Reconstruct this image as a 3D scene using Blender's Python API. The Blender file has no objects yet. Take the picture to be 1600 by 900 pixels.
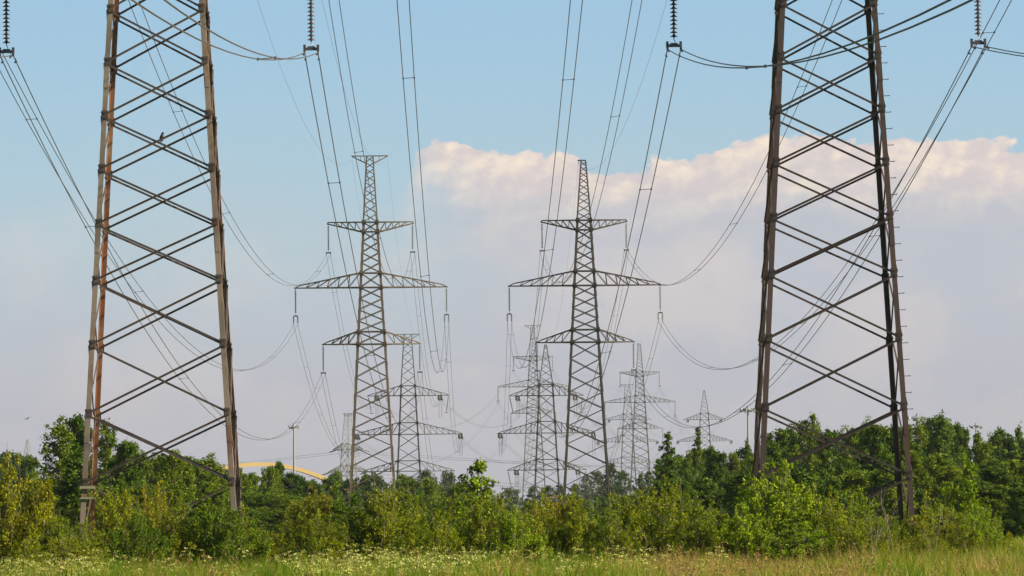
import bpy, math, random
import numpy as np
from mathutils import Vector, Matrix

sc = bpy.context.scene
COL = sc.collection
rnd = random.Random(7)
R = math.radians
F = 9500.0            # focal length in photo pixels (1600 wide)
CAM = Vector((0.0, 0.0, 1.7))

# ------------------------------------------------------------------ camera
yaw, pitch, roll = math.atan(66.5 / F), math.atan(365.4 / F), R(0.55)
f_ = Vector((math.sin(yaw) * math.cos(pitch), math.cos(yaw) * math.cos(pitch), math.sin(pitch)))
r0 = Vector((math.cos(yaw), -math.sin(yaw), 0))
u0 = r0.cross(f_)
r_ = r0 * math.cos(roll) - u0 * math.sin(roll)
u_ = r0 * math.sin(roll) + u0 * math.cos(roll)
cam = bpy.data.cameras.new("camera")
cam.sensor_width = 36.0
cam.lens = 36.0 * F / 1600.0
cam.clip_start = 0.5
cam.clip_end = 12000
co = bpy.data.objects.new("camera", cam)
COL.objects.link(co)
co.matrix_world = Matrix(((r_.x, u_.x, -f_.x, CAM.x), (r_.y, u_.y, -f_.y, CAM.y), (r_.z, u_.z, -f_.z, CAM.z), (0, 0, 0, 1)))
sc.camera = co

def at(px, py, Y):
    d = f_ + r_ * ((px - 800) / F) - u_ * ((py - 450) / F)
    return CAM + d * (Y / d.y)

def gx(px, Y):
    """world x of photo column px on the ground at distance Y"""
    return at(px, 816, Y).x

# ------------------------------------------------------------------ nodes / materials
class NT:
    def __init__(self, tree):
        self.t = tree
        tree.nodes.clear()
    def n(self, kind, **kw):
        nd = self.t.nodes.new(kind)
        ins = kw.pop("ins", {})
        for k, v in kw.items():
            setattr(nd, k, v)
        for k, v in ins.items():
            self.put(nd.inputs[k], v)
        return nd
    def put(self, sock, v):
        if hasattr(v, "is_output") or isinstance(v, bpy.types.NodeSocket):
            self.t.links.new(v, sock)
        else:
            sock.default_value = v
    def math(self, op, a, b=None, c=None, clamp=False):
        nd = self.t.nodes.new("ShaderNodeMath")
        nd.operation = op
        nd.use_clamp = clamp
        for i, v in enumerate((a, b, c)):
            if v is not None:
                self.put(nd.inputs[i], v)
        return nd.outputs[0]
    def mix(self, fac, a, b, blend="MIX"):
        nd = self.t.nodes.new("ShaderNodeMix")
        nd.data_type = "RGBA"
        nd.blend_type = blend
        self.put(nd.inputs[0], fac)
        self.put(nd.inputs[6], a)
        self.put(nd.inputs[7], b)
        return nd.outputs[2]
    def noise(self, vec, scale, detail=4, rough=0.55, out="Fac", dist=0.0):
        nd = self.t.nodes.new("ShaderNodeTexNoise")
        if vec is not None:
            self.put(nd.inputs["Vector"], vec)
        nd.inputs["Scale"].default_value = scale
        nd.inputs["Detail"].default_value = detail
        nd.inputs["Roughness"].default_value = rough
        nd.inputs["Distortion"].default_value = dist
        return nd.outputs[0 if out == "Fac" else 1]
    def ramp(self, fac, stops, interp="LINEAR"):
        nd = self.t.nodes.new("ShaderNodeValToRGB")
        nd.color_ramp.interpolation = interp
        el = nd.color_ramp.elements
        while len(el) > 1:
            el.remove(el[-1])
        el[0].position, el[0].color = stops[0][0], c4(stops[0][1])
        for p, c in stops[1:]:
            e = el.new(p)
            e.color = c4(c)
        self.put(nd.inputs[0], fac)
        return nd.outputs[0]
    def smooth(self, v, a, b):
        nd = self.t.nodes.new("ShaderNodeMapRange")
        nd.interpolation_type = "SMOOTHSTEP"
        self.put(nd.inputs[0], v)
        self.put(nd.inputs[1], a)
        self.put(nd.inputs[2], b)
        nd.inputs[3].default_value = 0
        nd.inputs[4].default_value = 1
        return nd.outputs[0]

def c4(c):
    return (c, c, c, 1) if isinstance(c, (int, float)) else (c[0], c[1], c[2], 1)

def new_mat(name):
    m = bpy.data.materials.new(name)
    m.use_nodes = True
    return m, NT(m.node_tree)

def steel(name, base, light, rust, rust_amt, scale=1.3, metal=0.0):
    m, t = new_mat(name)
    tc = t.n("ShaderNodeTexCoord").outputs["Object"]
    mp = t.n("ShaderNodeMapping", ins={"Vector": tc, "Scale": (1, 1, 0.6)}).outputs[0]
    n1 = t.noise(mp, scale, 6, 0.65)
    n2 = t.noise(mp, scale * 9, 4, 0.6)
    c = t.mix(t.smooth(n1, 0.35, 0.65), c4(base), c4(light))
    k = t.math("ADD", t.math("MULTIPLY", n1, 0.0), t.noise(mp, scale * 0.6, 7, 0.7))
    c = t.mix(t.math("MULTIPLY", t.smooth(k, 0.62 - rust_amt * 0.3, 0.72 - rust_amt * 0.3), 0.9), c, c4(rust))
    c = t.mix(t.smooth(n2, 0.55, 0.8), c, c4([x * 0.8 for x in base]))
    b = t.n("ShaderNodeBsdfPrincipled", ins={"Base Color": c, "Roughness": 0.62, "Metallic": metal})
    t.n("ShaderNodeOutputMaterial", ins={"Surface": b.outputs[0]})
    return m

def flat_mat(name, col, rough=0.6, metal=0.0, var=0.25, scale=3.0):
    m, t = new_mat(name)
    tc = t.n("ShaderNodeTexCoord").outputs["Object"]
    n1 = t.noise(tc, scale, 5, 0.6)
    c = t.mix(n1, c4([x * (1 - var) for x in col]), c4([min(1, x * (1 + var)) for x in col]))
    b = t.n("ShaderNodeBsdfPrincipled", ins={"Base Color": c, "Roughness": rough, "Metallic": metal})
    t.n("ShaderNodeOutputMaterial", ins={"Surface": b.outputs[0]})
    return m

def leaf_mat(name, stops, transl=0.4, gloss=0.5, patch=0.9):
    """stops: colour ramp over the per-leaf 'var' value, shifted a little by plant and by patch"""
    m, t = new_mat(name)
    at_ = t.n("ShaderNodeAttribute", attribute_name="var").outputs["Fac"]
    oi = t.n("ShaderNodeObjectInfo").outputs["Random"]
    geo = t.n("ShaderNodeNewGeometry").outputs["Position"]
    n1 = t.noise(geo, patch, 3, 0.6)
    v = t.math("ADD", t.math("MULTIPLY", at_, 0.55), t.math("MULTIPLY", oi, 0.25))
    v = t.math("ADD", v, t.math("MULTIPLY_ADD", n1, 0.9, -0.35), clamp=True)
    c = t.ramp(v, stops)
    d = t.n("ShaderNodeBsdfPrincipled", ins={"Base Color": c, "Roughness": gloss, "Specular IOR Level": 0.05})
    tr = t.n("ShaderNodeBsdfTranslucent", ins={"Color": t.mix(1.0, c, (1.35, 1.25, 0.6, 1), "MULTIPLY")})
    mx = t.n("ShaderNodeMixShader", ins={0: transl, 1: d.outputs[0], 2: tr.outputs[0]})
    t.n("ShaderNodeOutputMaterial", ins={"Surface": mx.outputs[0]})
    return m

M = {}
M["grey"] = steel("sun_warmed_weathered_grey_steel", (0.092, 0.075, 0.055), (0.151, 0.122, 0.085), (0.109, 0.046, 0.015), 0.30)  # weathered steel, its tones warmed to paint in golden sunlight
M["rusty"] = steel("sun_warmed_rust_streaked_steel", (0.146, 0.066, 0.022), (0.203, 0.131, 0.073), (0.131, 0.043, 0.010), 0.55)  # real rust, brightened with the same painted golden sunlight
M["brace"] = steel("brace_steel", (0.036, 0.026, 0.018), (0.055, 0.040, 0.028), (0.044, 0.019, 0.009), 0.3)
M["brown"] = steel("brown_primed_steel", (0.019, 0.010, 0.006), (0.030, 0.015, 0.008), (0.032, 0.011, 0.004), 0.35)
M["brownbrace"] = steel("dark_brown_brace_steel", (0.017, 0.010, 0.007), (0.026, 0.017, 0.011), (0.029, 0.011, 0.005), 0.25)
M["mid_l"] = steel("olive_grey_steel", (0.053, 0.040, 0.023), (0.085, 0.063, 0.036), (0.060, 0.031, 0.013), 0.2)
M["mid_r"] = steel("shade_darkened_olive_steel", (0.019, 0.014, 0.009), (0.029, 0.021, 0.013), (0.026, 0.014, 0.006), 0.15)  # darker counterpart of mid_l: the shade on this line's pylons is in the colour
M["anchor"] = steel("dark_green_grey_steel", (0.020, 0.021, 0.016), (0.034, 0.032, 0.024), (0.048, 0.025, 0.013), 0.18)
M["far"] = steel("haze_lightened_grey_green_steel", (0.062, 0.071, 0.068), (0.094, 0.103, 0.095), (0.086, 0.062, 0.044), 0.0)  # steel lightened so the colour carries part of the distance haze
M["cable"] = flat_mat("aged_aluminium_cable", (0.014, 0.0135, 0.014), 0.7, 0.0)
M["fit"] = flat_mat("dark_fitting_steel", (0.05, 0.05, 0.06), 0.5, 0.4)
M["disc"] = flat_mat("brown_porcelain", (0.035, 0.022, 0.02), 0.3)
M["glassdisc"] = flat_mat("dark_green_glass", (0.07, 0.08, 0.06), 0.2)
M["bird"] = flat_mat("black_feathers", (0.025, 0.024, 0.026), 0.6)
M["mast"] = flat_mat("galvanised_mast", (0.16, 0.17, 0.18), 0.5, 0.4)
M["yellow"] = flat_mat("yellow_bridge_paint", (0.125, 0.088, 0.018), 0.5, 0.0, 0.08, 0.3)
M["deck"] = flat_mat("pale_concrete", (0.24, 0.24, 0.24), 0.7, 0.0, 0.1, 0.4)
M["bark"] = flat_mat("bark", (0.09, 0.07, 0.05), 0.85, 0, 0.4, 6)
M["plate"] = flat_mat("faded_plate", (0.2, 0.2, 0.12), 0.6, 0, 0.15, 3)

M["bush"] = leaf_mat("olive_bush_leaves", [(0.0, (0.0354, 0.0683, 0.0016)), (0.4, (0.0772, 0.1138, 0.0029)), (0.75, (0.1408, 0.1552, 0.0036)), (0.95, (0.1877, 0.1708, 0.0049)), (1.0, (0.2086, 0.1346, 0.0057))], 0.24)
M["bush_yellow"] = leaf_mat("yellow_olive_bush_leaves", [(0.0, (0.0570, 0.0880, 0.0024)), (0.5, (0.1296, 0.1397, 0.0036)), (1.0, (0.2230, 0.1863, 0.0057))], 0.26)
M["bush_green"] = leaf_mat("fresh_green_bush_leaves", [(0.0, (0.0417, 0.0911, 0.0024)), (0.5, (0.1020, 0.1656, 0.0036)), (1.0, (0.1912, 0.2277, 0.0057))], 0.24)
M["bush_dark"] = leaf_mat("deep_green_bush_leaves", [(0.0, (0.0198, 0.0486, 0.0018)), (0.5, (0.0450, 0.0855, 0.0032)), (1.0, (0.0900, 0.1215, 0.0045))], 0.2)
M["bush_orange"] = leaf_mat("ochre_bush_leaves", [(0.0, (0.045, 0.07, 0.003)), (0.5, (0.10, 0.11, 0.005)), (0.82, (0.20, 0.135, 0.007)), (1.0, (0.26, 0.115, 0.008))], 0.24)
M["tree_dark"] = leaf_mat("dark_tree_leaves", [(0.0, (0.0150, 0.0403, 0.0030)), (0.5, (0.0338, 0.0694, 0.0040)), (1.0, (0.0775, 0.1120, 0.0060))], 0.2, patch=0.25)
M["tree_mid"] = leaf_mat("mid_green_tree_leaves", [(0.0, (0.0255, 0.0574, 0.0027)), (0.5, (0.0584, 0.0990, 0.0040)), (1.0, (0.1168, 0.1465, 0.0063))], 0.24, patch=0.25)
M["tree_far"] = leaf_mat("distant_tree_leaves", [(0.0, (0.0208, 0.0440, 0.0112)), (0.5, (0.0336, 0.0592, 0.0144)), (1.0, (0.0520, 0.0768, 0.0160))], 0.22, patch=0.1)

def grass_mat():
    m, t = new_mat("meadow_grass_blades")
    at_ = t.n("ShaderNodeAttribute", attribute_name="var").outputs["Fac"]
    geo = t.n("ShaderNodeNewGeometry").outputs["Position"]
    mp = t.n("ShaderNodeMapping", ins={"Vector": geo, "Scale": (1, 0.16, 1)}).outputs[0]
    n1 = t.noise(mp, 0.55, 6, 0.75)
    n1 = t.math("MULTIPLY_ADD", n1, 1.7, -0.35)
    x = t.n("ShaderNodeSeparateXYZ", ins={0: geo}).outputs
    dry = t.math("ADD", n1, t.math("MULTIPLY", t.smooth(x[0], 2.0, 9.0), 0.07))
    patch = t.math("MULTIPLY", t.smooth(x[0], 3.2, 4.6), t.smooth(x[0], 9.0, 6.6))
    dry = t.math("ADD", dry, t.math("MULTIPLY", patch, t.math("MULTIPLY", t.smooth(x[1], 80, 105), 0.15)))
    dry = t.math("ADD", dry, t.math("MULTIPLY_ADD", at_, 0.36, -0.18), clamp=True)
    c = t.ramp(dry, [(0.22, (0.03, 0.085, 0.004)), (0.45, (0.085, 0.15, 0.006)), (0.6, (0.15, 0.175, 0.012)), (0.74, (0.20, 0.15, 0.04)), (0.92, (0.26, 0.165, 0.09))])
    d = t.n("ShaderNodeBsdfPrincipled", ins={"Base Color": c, "Roughness": 0.55, "Specular IOR Level": 0.1})
    tr = t.n("ShaderNodeBsdfTranslucent", ins={"Color": t.mix(1.0, c, (1.3, 1.25, 0.7, 1), "MULTIPLY")})
    mx = t.n("ShaderNodeMixShader", ins={0: 0.4, 1: d.outputs[0], 2: tr.outputs[0]})
    t.n("ShaderNodeOutputMaterial", ins={"Surface": mx.outputs[0]})
    return m
M["grass"] = grass_mat()
M["umbel"] = leaf_mat("cream_umbels", [(0.0, (0.17, 0.22, 0.03)), (0.5, (0.27, 0.29, 0.09)), (1.0, (0.42, 0.41, 0.24))], 0.25)

M["straw"] = leaf_mat("dry_seed_heads", [(0.0, (0.11, 0.065, 0.025)), (0.5, (0.17, 0.105, 0.045)), (1.0, (0.24, 0.165, 0.08))], 0.2)

def ground_mat():
    m, t = new_mat("meadow_soil")
    geo = t.n("ShaderNodeNewGeometry").outputs["Position"]
    n1 = t.noise(geo, 0.08, 6, 0.65)
    n2 = t.noise(geo, 2.0, 6, 0.7)
    c = t.ramp(t.math("MULTIPLY_ADD", n2, 0.5, t.math("MULTIPLY", n1, 0.5)), [(0.3, (0.05, 0.075, 0.012)), (0.5, (0.10, 0.12, 0.02)), (0.7, (0.17, 0.14, 0.05))])
    b = t.n("ShaderNodeBsdfPrincipled", ins={"Base Color": c, "Roughness": 0.9})
    t.n("ShaderNodeOutputMaterial", ins={"Surface": b.outputs[0]})
    return m
M["ground"] = ground_mat()

# ------------------------------------------------------------------ object helpers
def tag(o, label=None, cat=None, group=None, kind=None):
    if label: o["label"] = label
    if cat: o["category"] = cat
    if group: o["group"] = group
    if kind: o["kind"] = kind
    return o

def empty(name, loc, rz=0.0):
    o = bpy.data.objects.new(name, None)
    o.location = loc
    o.rotation_euler = (0, 0, rz)
    o.empty_display_size = 0.3
    COL.objects.link(o)
    return o

def link_mesh(name, me, parent=None, loc=None):
    o = bpy.data.objects.new(name, me)
    COL.objects.link(o)
    if parent is not None:
        o.parent = parent
    if loc is not None:
        o.location = loc
    return o

class MB:
    """collects bars, tubes and boxes; build() links them as one mesh object"""
    def __init__(self):
        self.v, self.f = [], []
    def prism(self, ring0, ring1):
        b, n = len(self.v), len(ring0)
        self.v += [tuple(p) for p in ring0] + [tuple(p) for p in ring1]
        for i in range(n):
            j = (i + 1) % n
            self.f.append((b + i, b + j, b + n + j, b + n + i))
        self.f.append(tuple(b + i for i in reversed(range(n))))
        self.f.append(tuple(b + n + i for i in range(n)))
    def bar(self, p, q, w, d=None, up=(0, 0, 1)):
        p, q = Vector(p), Vector(q)
        a = (q - p).normalized()
        u = Vector(up)
        if abs(a.dot(u)) > 0.95:
            u = Vector((0, 1, 0))
        s = a.cross(u).normalized()
        u = s.cross(a)
        d = w if d is None else d
        o = [s * (x * w / 2) + u * (y * d / 2) for x, y in ((-1, -1), (1, -1), (1, 1), (-1, 1))]
        self.prism([p + x for x in o], [q + x for x in o])
    def angle(self, p, q, fa, fb, w, t, w2=None):
        """L section: corner runs p-q, flanges point along fa and fb"""
        p, q = Vector(p), Vector(q)
        a = (q - p).normalized()
        fa = Vector(fa); fa = (fa - a * fa.dot(a)).normalized()
        fb = Vector(fb); fb = (fb - a * fb.dot(a)); fb = (fb - fa * fb.dot(fa)).normalized()
        w2 = w2 or w
        pts = ((0, 0), (w, 0), (w, t), (t, t), (t, w2), (0, w2))
        o = [fa * x + fb * y for x, y in pts]
        self.prism([p + x for x in o], [q + x for x in o])
    def tube(self, pts, r, n=6, caps=True):
        pts = [Vector(p) for p in pts]
        rs = r if isinstance(r, (list, tuple)) else [r] * len(pts)
        b = len(self.v)
        up = None
        for i, p in enumerate(pts):
            a = (pts[min(i + 1, len(pts) - 1)] - pts[max(i - 1, 0)]).normalized()
            if up is None:
                up = Vector((0, 0, 1)) if abs(a.z) < 0.9 else Vector((1, 0, 0))
            s = a.cross(up).normalized()
            up = s.cross(a)
            for k in range(n):
                t = 2 * math.pi * k / n
                self.v.append(tuple(p + s * (rs[i] * math.cos(t)) + up * (rs[i] * math.sin(t))))
        for i in range(len(pts) - 1):
            for k in range(n):
                j = (k + 1) % n
                self.f.append((b + i * n + k, b + i * n + j, b + (i + 1) * n + j, b + (i + 1) * n + k))
        if caps:
            self.f.append(tuple(b + k for k in reversed(range(n))))
            e = b + (len(pts) - 1) * n
            self.f.append(tuple(e + k for k in range(n)))
    def box(self, c, s):
        c = Vector(c)
        x, y, z = s[0] / 2, s[1] / 2, s[2] / 2
        self.prism([c + Vector((a * x, b * y, -z)) for a, b in ((-1, -1), (1, -1), (1, 1), (-1, 1))],
                   [c + Vector((a * x, b * y, z)) for a, b in ((-1, -1), (1, -1), (1, 1), (-1, 1))])
    def lathe(self, c, prof, n=14):
        """prof: (radius, z) list round the vertical axis through c"""
        b = len(self.v)
        for r, z in prof:
            for k in range(n):
                t = 2 * math.pi * k / n
                self.v.append((c[0] + r * math.cos(t), c[1] + r * math.sin(t), c[2] + z))
        for i in range(len(prof) - 1):
            for k in range(n):
                j = (k + 1) % n
                self.f.append((b + i * n + k, b + i * n + j, b + (i + 1) * n + j, b + (i + 1) * n + k))
    def mesh(self, name, mat):
        me = bpy.data.meshes.new(name)
        me.from_pydata(self.v, [], self.f)
        me.materials.append(mat)
        me.update()
        return me
    def build(self, name, mat, parent=None, loc=None):
        return link_mesh(name, self.mesh(name, mat), parent, loc)

# ------------------------------------------------------------------ lattice towers
SUSP = dict(half=[(0, 2.65), (40, 0.36)], top=39.9, peak=33.0,
            panels=[0.6, 3.1, 5.35, 7.6, 9.7, 11.55, 13.35, 15.1, 16.85, 18.6, 20.3, 21.6, 22.75, 23.9, 25.05, 26.2, 27.7, 28.8, 29.85, 30.95, 32.0, 33.0],
            arms=[("lower", 20.3, 21.6, 5.07, 4, 0), ("middle", 26.2, 27.7, 7.9, 6, 0), ("upper", 32.0, 33.0, 4.43, 5, 1)],
            npeak=9, tee=True)
SUSP_P = dict(SUSP, half=[(0, 2.65), (33.0, 0.75), (40, 0.22)], tee=False, stub=True, top=39.2)
ANCH_T = dict(half=[(0, 2.4), (24, 1.2), (32.4, 0.62)], top=32.4, peak=24.0,
              panels=[0.4, 2.9, 5.3, 7.7, 10.1, 11.7, 13.9, 16.1, 18.0, 20.2, 22.4, 24.0],
              arms=[("lower", 10.1, 11.8, 7.4, 5, 0), ("middle", 16.1, 18.0, 8.75, 7, 0), ("upper", 22.4, 24.0, 6.6, 5, 0)],
              npeak=6, tee=True)
ANCH_P = dict(ANCH_T, half=[(0, 2.4), (24, 1.15), (30.4, 0.2)], top=30.4, tee=False, stub=False, npeak=6,
              arms=[("lower", 10.1, 11.8, 6.4, 5, 0), ("middle", 16.1, 18.0, 7.9, 7, 0), ("upper", 22.2, 24.0, 6.0, 5, 0)])

class Tower:
    pass

def make_tower(sp, X, Y, mats, label, ext=0.0, rz=0.0, detail=2, group=None, step=False):
    """detail 2: angle sections and each crossed brace a part; 1: square bars, crossed braces parts; 0: one lattice part per face"""
    mleg, mbr, marm = mats
    T = Tower()
    T.root = tag(empty("transmission_tower", (X, Y, 0), rz), label, "pylon", group)
    T.X, T.Y, T.rz, T.ext, T.sp = X, Y, rz, ext, sp
    slope = (sp["half"][0][1] - sp["half"][1][1]) / (sp["half"][1][0] - sp["half"][0][0])
    hp = ([(-ext, sp["half"][0][1] + slope * ext)] if ext > 0 else []) + list(sp["half"])
    def half(z):
        z -= ext
        for (z0, w0), (z1, w1) in zip(hp, hp[1:]):
            if z <= z1 or (z1, w1) == hp[-1]:
                return w0 + (w1 - w0) * (z - z0) / (z1 - z0)
    top = sp["top"] + ext
    lw, lt = (0.17, 0.022) if detail == 2 else (0.19, 0.03)
    bw = 0.070 if detail == 2 else 0.08
    knots = [z + ext for z, _ in hp if 0 < z + ext < top and z > 0 and z < sp["top"] - 0.5]
    zs = [0.0] + knots + [top]
    brk = sp["peak"] + ext
    if brk not in zs:
        zs.append(brk); zs.sort()
    legs = []
    for sx in (-1, 1):
        for sy in (-1, 1):
            mb = MB()
            for za, zb in zip(zs, zs[1:]):
                ww = lw if za < brk - 0.1 else lw * 0.55
                wa, wb = half(za), half(zb)
                if detail >= 1:
                    mb.angle((sx * wa, sy * wa, za), (sx * wb, sy * wb, zb), (-sx, 0, 0), (0, -sy, 0), ww, lt)
                else:
                    mb.bar((sx * wa, sy * wa, za), (sx * wb, sy * wb, zb), ww)
            if detail == 2:     # concrete foot and splice covers
                for zc in (4.4, 10.6, 16.0):
                    wa, wb = half(zc) + 0.012, half(zc + 1.1) + 0.012
                    mb.angle((sx * wa, sy * wa, zc), (sx * wb, sy * wb, zc + 1.1), (-sx, 0, 0), (0, -sy, 0), lw * 0.92, lt * 0.5)
            leg = mb.build("leg", mleg if not (isinstance(mleg, dict)) else mleg[(sx, sy)], T.root)
            legs.append(leg)
            fb = MB()
            fb.lathe((sx * half(0), sy * half(0), 0), [(0.0, 0.32), (0.28, 0.30), (0.36, -0.3), (0.0, -0.3)], 10)
            fb.build("footing", M["deck"], leg)
            if step and sx == 1 and sy == -1:
                z = 2.0
                k = 0
                while z < 34:
                    w = half(z)
                    sb = MB()
                    sb.bar((w, -w + 0.06, z), (w + 0.19, -w + 0.06, z + 0.005), 0.022)
                    sb.box((w + 0.19, -w + 0.06, z + 0.012), (0.025, 0.03, 0.04))
                    sb.build("step_bolt", M["brownbrace"], leg)
                    z += 0.54
    # panels
    pz = [p + ext for p in sp["panels"]]
    if ext > 1:
        k = max(1, round(ext / 2.6))
        pz = [sp["panels"][0] + i * (ext / k) for i in range(k)] + pz
    def face_frame(face):
        # tangent and outward normal of the four faces
        return {0: (Vector((1, 0, 0)), Vector((0, -1, 0))), 1: (Vector((0, 1, 0)), Vector((1, 0, 0))),
                2: (Vector((-1, 0, 0)), Vector((0, 1, 0))), 3: (Vector((0, -1, 0)), Vector((-1, 0, 0)))}[face]
    def cross(mb, face, za, zb, w, thick, inset):
        tg, nr = face_frame(face)
        wa, wb = half(za), half(zb)
        for s, off in ((1, 0.004), (-1, -0.024 - thick)):
            p = tg * (-s * (wa - inset)) + nr * (wa + off) + Vector((0, 0, za + 0.03))
            q = tg * (s * (wb - inset)) + nr * (wb + off) + Vector((0, 0, zb - 0.03))
            if detail == 2:
                d = (q - p).normalized()
                side = d.cross(nr)
                if side.z < 0:
                    side = -side
                mb.angle(p, q, -side, nr if off > 0 else -nr, w, 0.012, 0.045)
            else:
                mb.bar(p + nr * (0.03 if off > 0 else -0.03), q + nr * (0.03 if off > 0 else -0.03), w, w * 0.6, up=nr)
    lat = [MB() for _ in range(4)]
    for face in range(4):
        for za, zb in zip(pz, pz[1:]):
            if detail >= 1:
                mb = MB()
                cross(mb, face, za, zb, bw, 0.012, 0.05)
                mb.build("cross_brace", mbr, T.root)
            else:
                cross(lat[face], face, za, zb, bw, 0.012, 0.05)
        if detail == 2:
            tg, nr = face_frame(face)
            for zz in pz[1:-1]:
                w = half(zz)
                for sgn in (-1, 1):
                    gp = MB()
                    c = tg * (sgn * (w - 0.11)) + nr * (w + 0.012) + Vector((0, 0, zz))
                    gp.bar(c - Vector((0, 0, 0.15)), c + Vector((0, 0, 0.15)), 0.2, 0.012, up=nr)
                    for bx, bz in ((-0.05, 0.09), (0.05, 0.09), (-0.05, -0.09), (0.05, -0.09)):
                        q = c + tg * bx + Vector((0, 0, bz))
                        gp.bar(q + nr * 0.004, q + nr * 0.028, 0.034)
                    gp.build("gusset_plate", mbr, T.root)
        n = sp["npeak"]
        z0, z1 = sp["peak"] + ext, top - 0.05
        w0, w1 = half(z0), half(z1)
        tot = sum(1 + (1 - i / n) * 0.6 for i in range(n))
        z = z0
        mb = MB()
        for i in range(n):
            zn = z + (z1 - z0) * (1 + (1 - i / n) * 0.6) / tot
            cross(mb, face, z, zn, bw * 0.62, 0.01, 0.02)
            z = zn
        mb.build("peak_lattice", mbr, T.root)
        if detail == 0:
            lat[face].build("lattice_face", mbr, T.root)
    for nm, zb, zt, L, n, up in sp["arms"]:
        for zz in (zb + ext, zt + ext):
            w = half(zz)
            for face in range(4):
                tg, nr = face_frame(face)
                mb = MB()
                mb.bar(tg * -(w + 0.02) + nr * (w + 0.07) + Vector((0, 0, zz)), tg * (w + 0.02) + nr * (w + 0.07) + Vector((0, 0, zz)), 0.12, 0.10)
                for s in (-1, 1):       # gusset plate at the leg
                    c = tg * (s * (w - 0.08)) + nr * (w + 0.015) + Vector((0, 0, zz))
                    mb.bar(c - Vector((0, 0, 0.22)), c + Vector((0, 0, 0.22)), 0.36, 0.02, up=nr)
                mb.build("horizontal_brace", mbr, T.root)
    # crossarms
    T.tips = {}
    for nm, zb, zt, L, n, up in sp["arms"]:
        zb += ext; zt += ext
        for s in (-1, 1):
            mb = MB()
            cw = 0.13 if detail == 2 else 0.12
            hb, ht = half(zb) + 0.08, half(zt) + 0.08
            tipb = (s * L, zb) if not up else (s * L, zt - 0.16)
            tipt = (s * (L - (0.5 if not up else 0.0)), zb + 0.26) if not up else (s * L, zt)
            yt = 0.14
            def chord(y, t, bottom):
                if bottom:
                    return Vector((s * hb + (tipb[0] - s * hb) * t, y * (hb + (yt - hb) * t), zb + (tipb[1] - zb) * t))
                return Vector((s * ht + (tipt[0] - s * ht) * t, y * (ht + (yt - ht) * t), zt + (tipt[1] - zt) * t))
            for y in (-1, 1):
                mb.bar(chord(y, 0, 1), chord(y, 1, 1), cw, cw * 0.9)
                mb.bar(chord(y, 0, 0), chord(y, 1, 0), cw * 0.8, cw * 0.8)
                mb.bar(chord(y, 1, 0), chord(y, 1, 1), cw * 0.8)
                for i in range(n):
                    t0, t1 = i / n, (i + 1) / n
                    if i:
                        mb.bar(chord(y, t0, 1), chord(y, t0, 0), cw * 0.5)
                    if i < n - 1:
                        mb.bar(chord(y, t1, 1), chord(y, t0, 0), cw * 0.5) if not up else mb.bar(chord(y, t0, 1), chord(y, t1, 0), cw * 0.5)
            for i in range(n):
                t0, t1 = i / n, (i + 1) / n
                k = 1 if i % 2 else -1
                mb.bar(chord(k, t0, 1), chord(-k, t1, 1), cw * 0.5)
                mb.bar(chord(-k, t0, 0), chord(k, t1, 0), cw * 0.5)
            mb.box((tipb[0], 0, min(tipb[1], tipt[1])), (0.16, 0.3, 0.14))
            mb.build("crossarm", marm, T.root)
            T.tips[(nm, s)] = Vector((s * (L - 0.05), 0, tipb[1] - 0.08))
    if sp.get("tee"):
        mb = MB()
        w = half(top)
        for y in (-1, 1):
            mb.bar((-1.9, y * 0.08, top), (1.9, y * 0.08, top), 0.10)
            for s in (-1, 1):
                mb.bar((s * 1.85, y * 0.08, top - 0.05), (s * half(top - 0.75), y * half(top - 0.75), top - 0.75), 0.08)
                mb.bar((s * 1.0, y * 0.12, top - 0.05), (s * 0.95, y * 0.22, top - 0.42), 0.06)
        mb.build("ground_wire_bracket", marm, T.root)
        T.gw = [Vector((-1.85, 0, top - 0.35)), Vector((1.85, 0, top - 0.35))]
    else:
        mb = MB()
        mb.box((-0.18 if sp.get("stub") else 0, 0, top + 0.04), (0.85 if sp.get("stub") else 0.5, 0.3, 0.12))
        mb.bar((-0.5 if sp.get("stub") else 0, 0, top), (-0.5 if sp.get("stub") else 0, 0, top - 0.35), 0.05)
        mb.build("ground_wire_bracket", marm, T.root)
        T.gw = [Vector((-0.5 if sp.get("stub") else 0, 0, top - 0.35))]
    T.half = half
    T.mat = Matrix.Translation((X, Y, 0)) @ Matrix.Rotation(rz, 4, "Z")
    T.tip = lambda nm, s: T.mat @ T.tips[(nm, s)]
    return T

# ---- insulators
DISC_PROF = [(0.0, 0.075), (0.04, 0.075), (0.045, 0.045), (0.06, 0.035), (0.125, 0.0), (0.128, -0.012), (0.09, -0.006), (0.07, -0.02), (0.03, -0.01), (0.02, -0.06), (0.0, -0.06)]
def disc_mesh(mat):
    mb = MB(); mb.lathe((0, 0, 0), DISC_PROF, 14)
    me = mb.mesh("insulator_disc", mat)
    for p in me.polygons: p.use_smooth = True
    return me
DM = {"disc": disc_mesh(M["disc"]), "glassdisc": disc_mesh(M["glassdisc"])}

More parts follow.
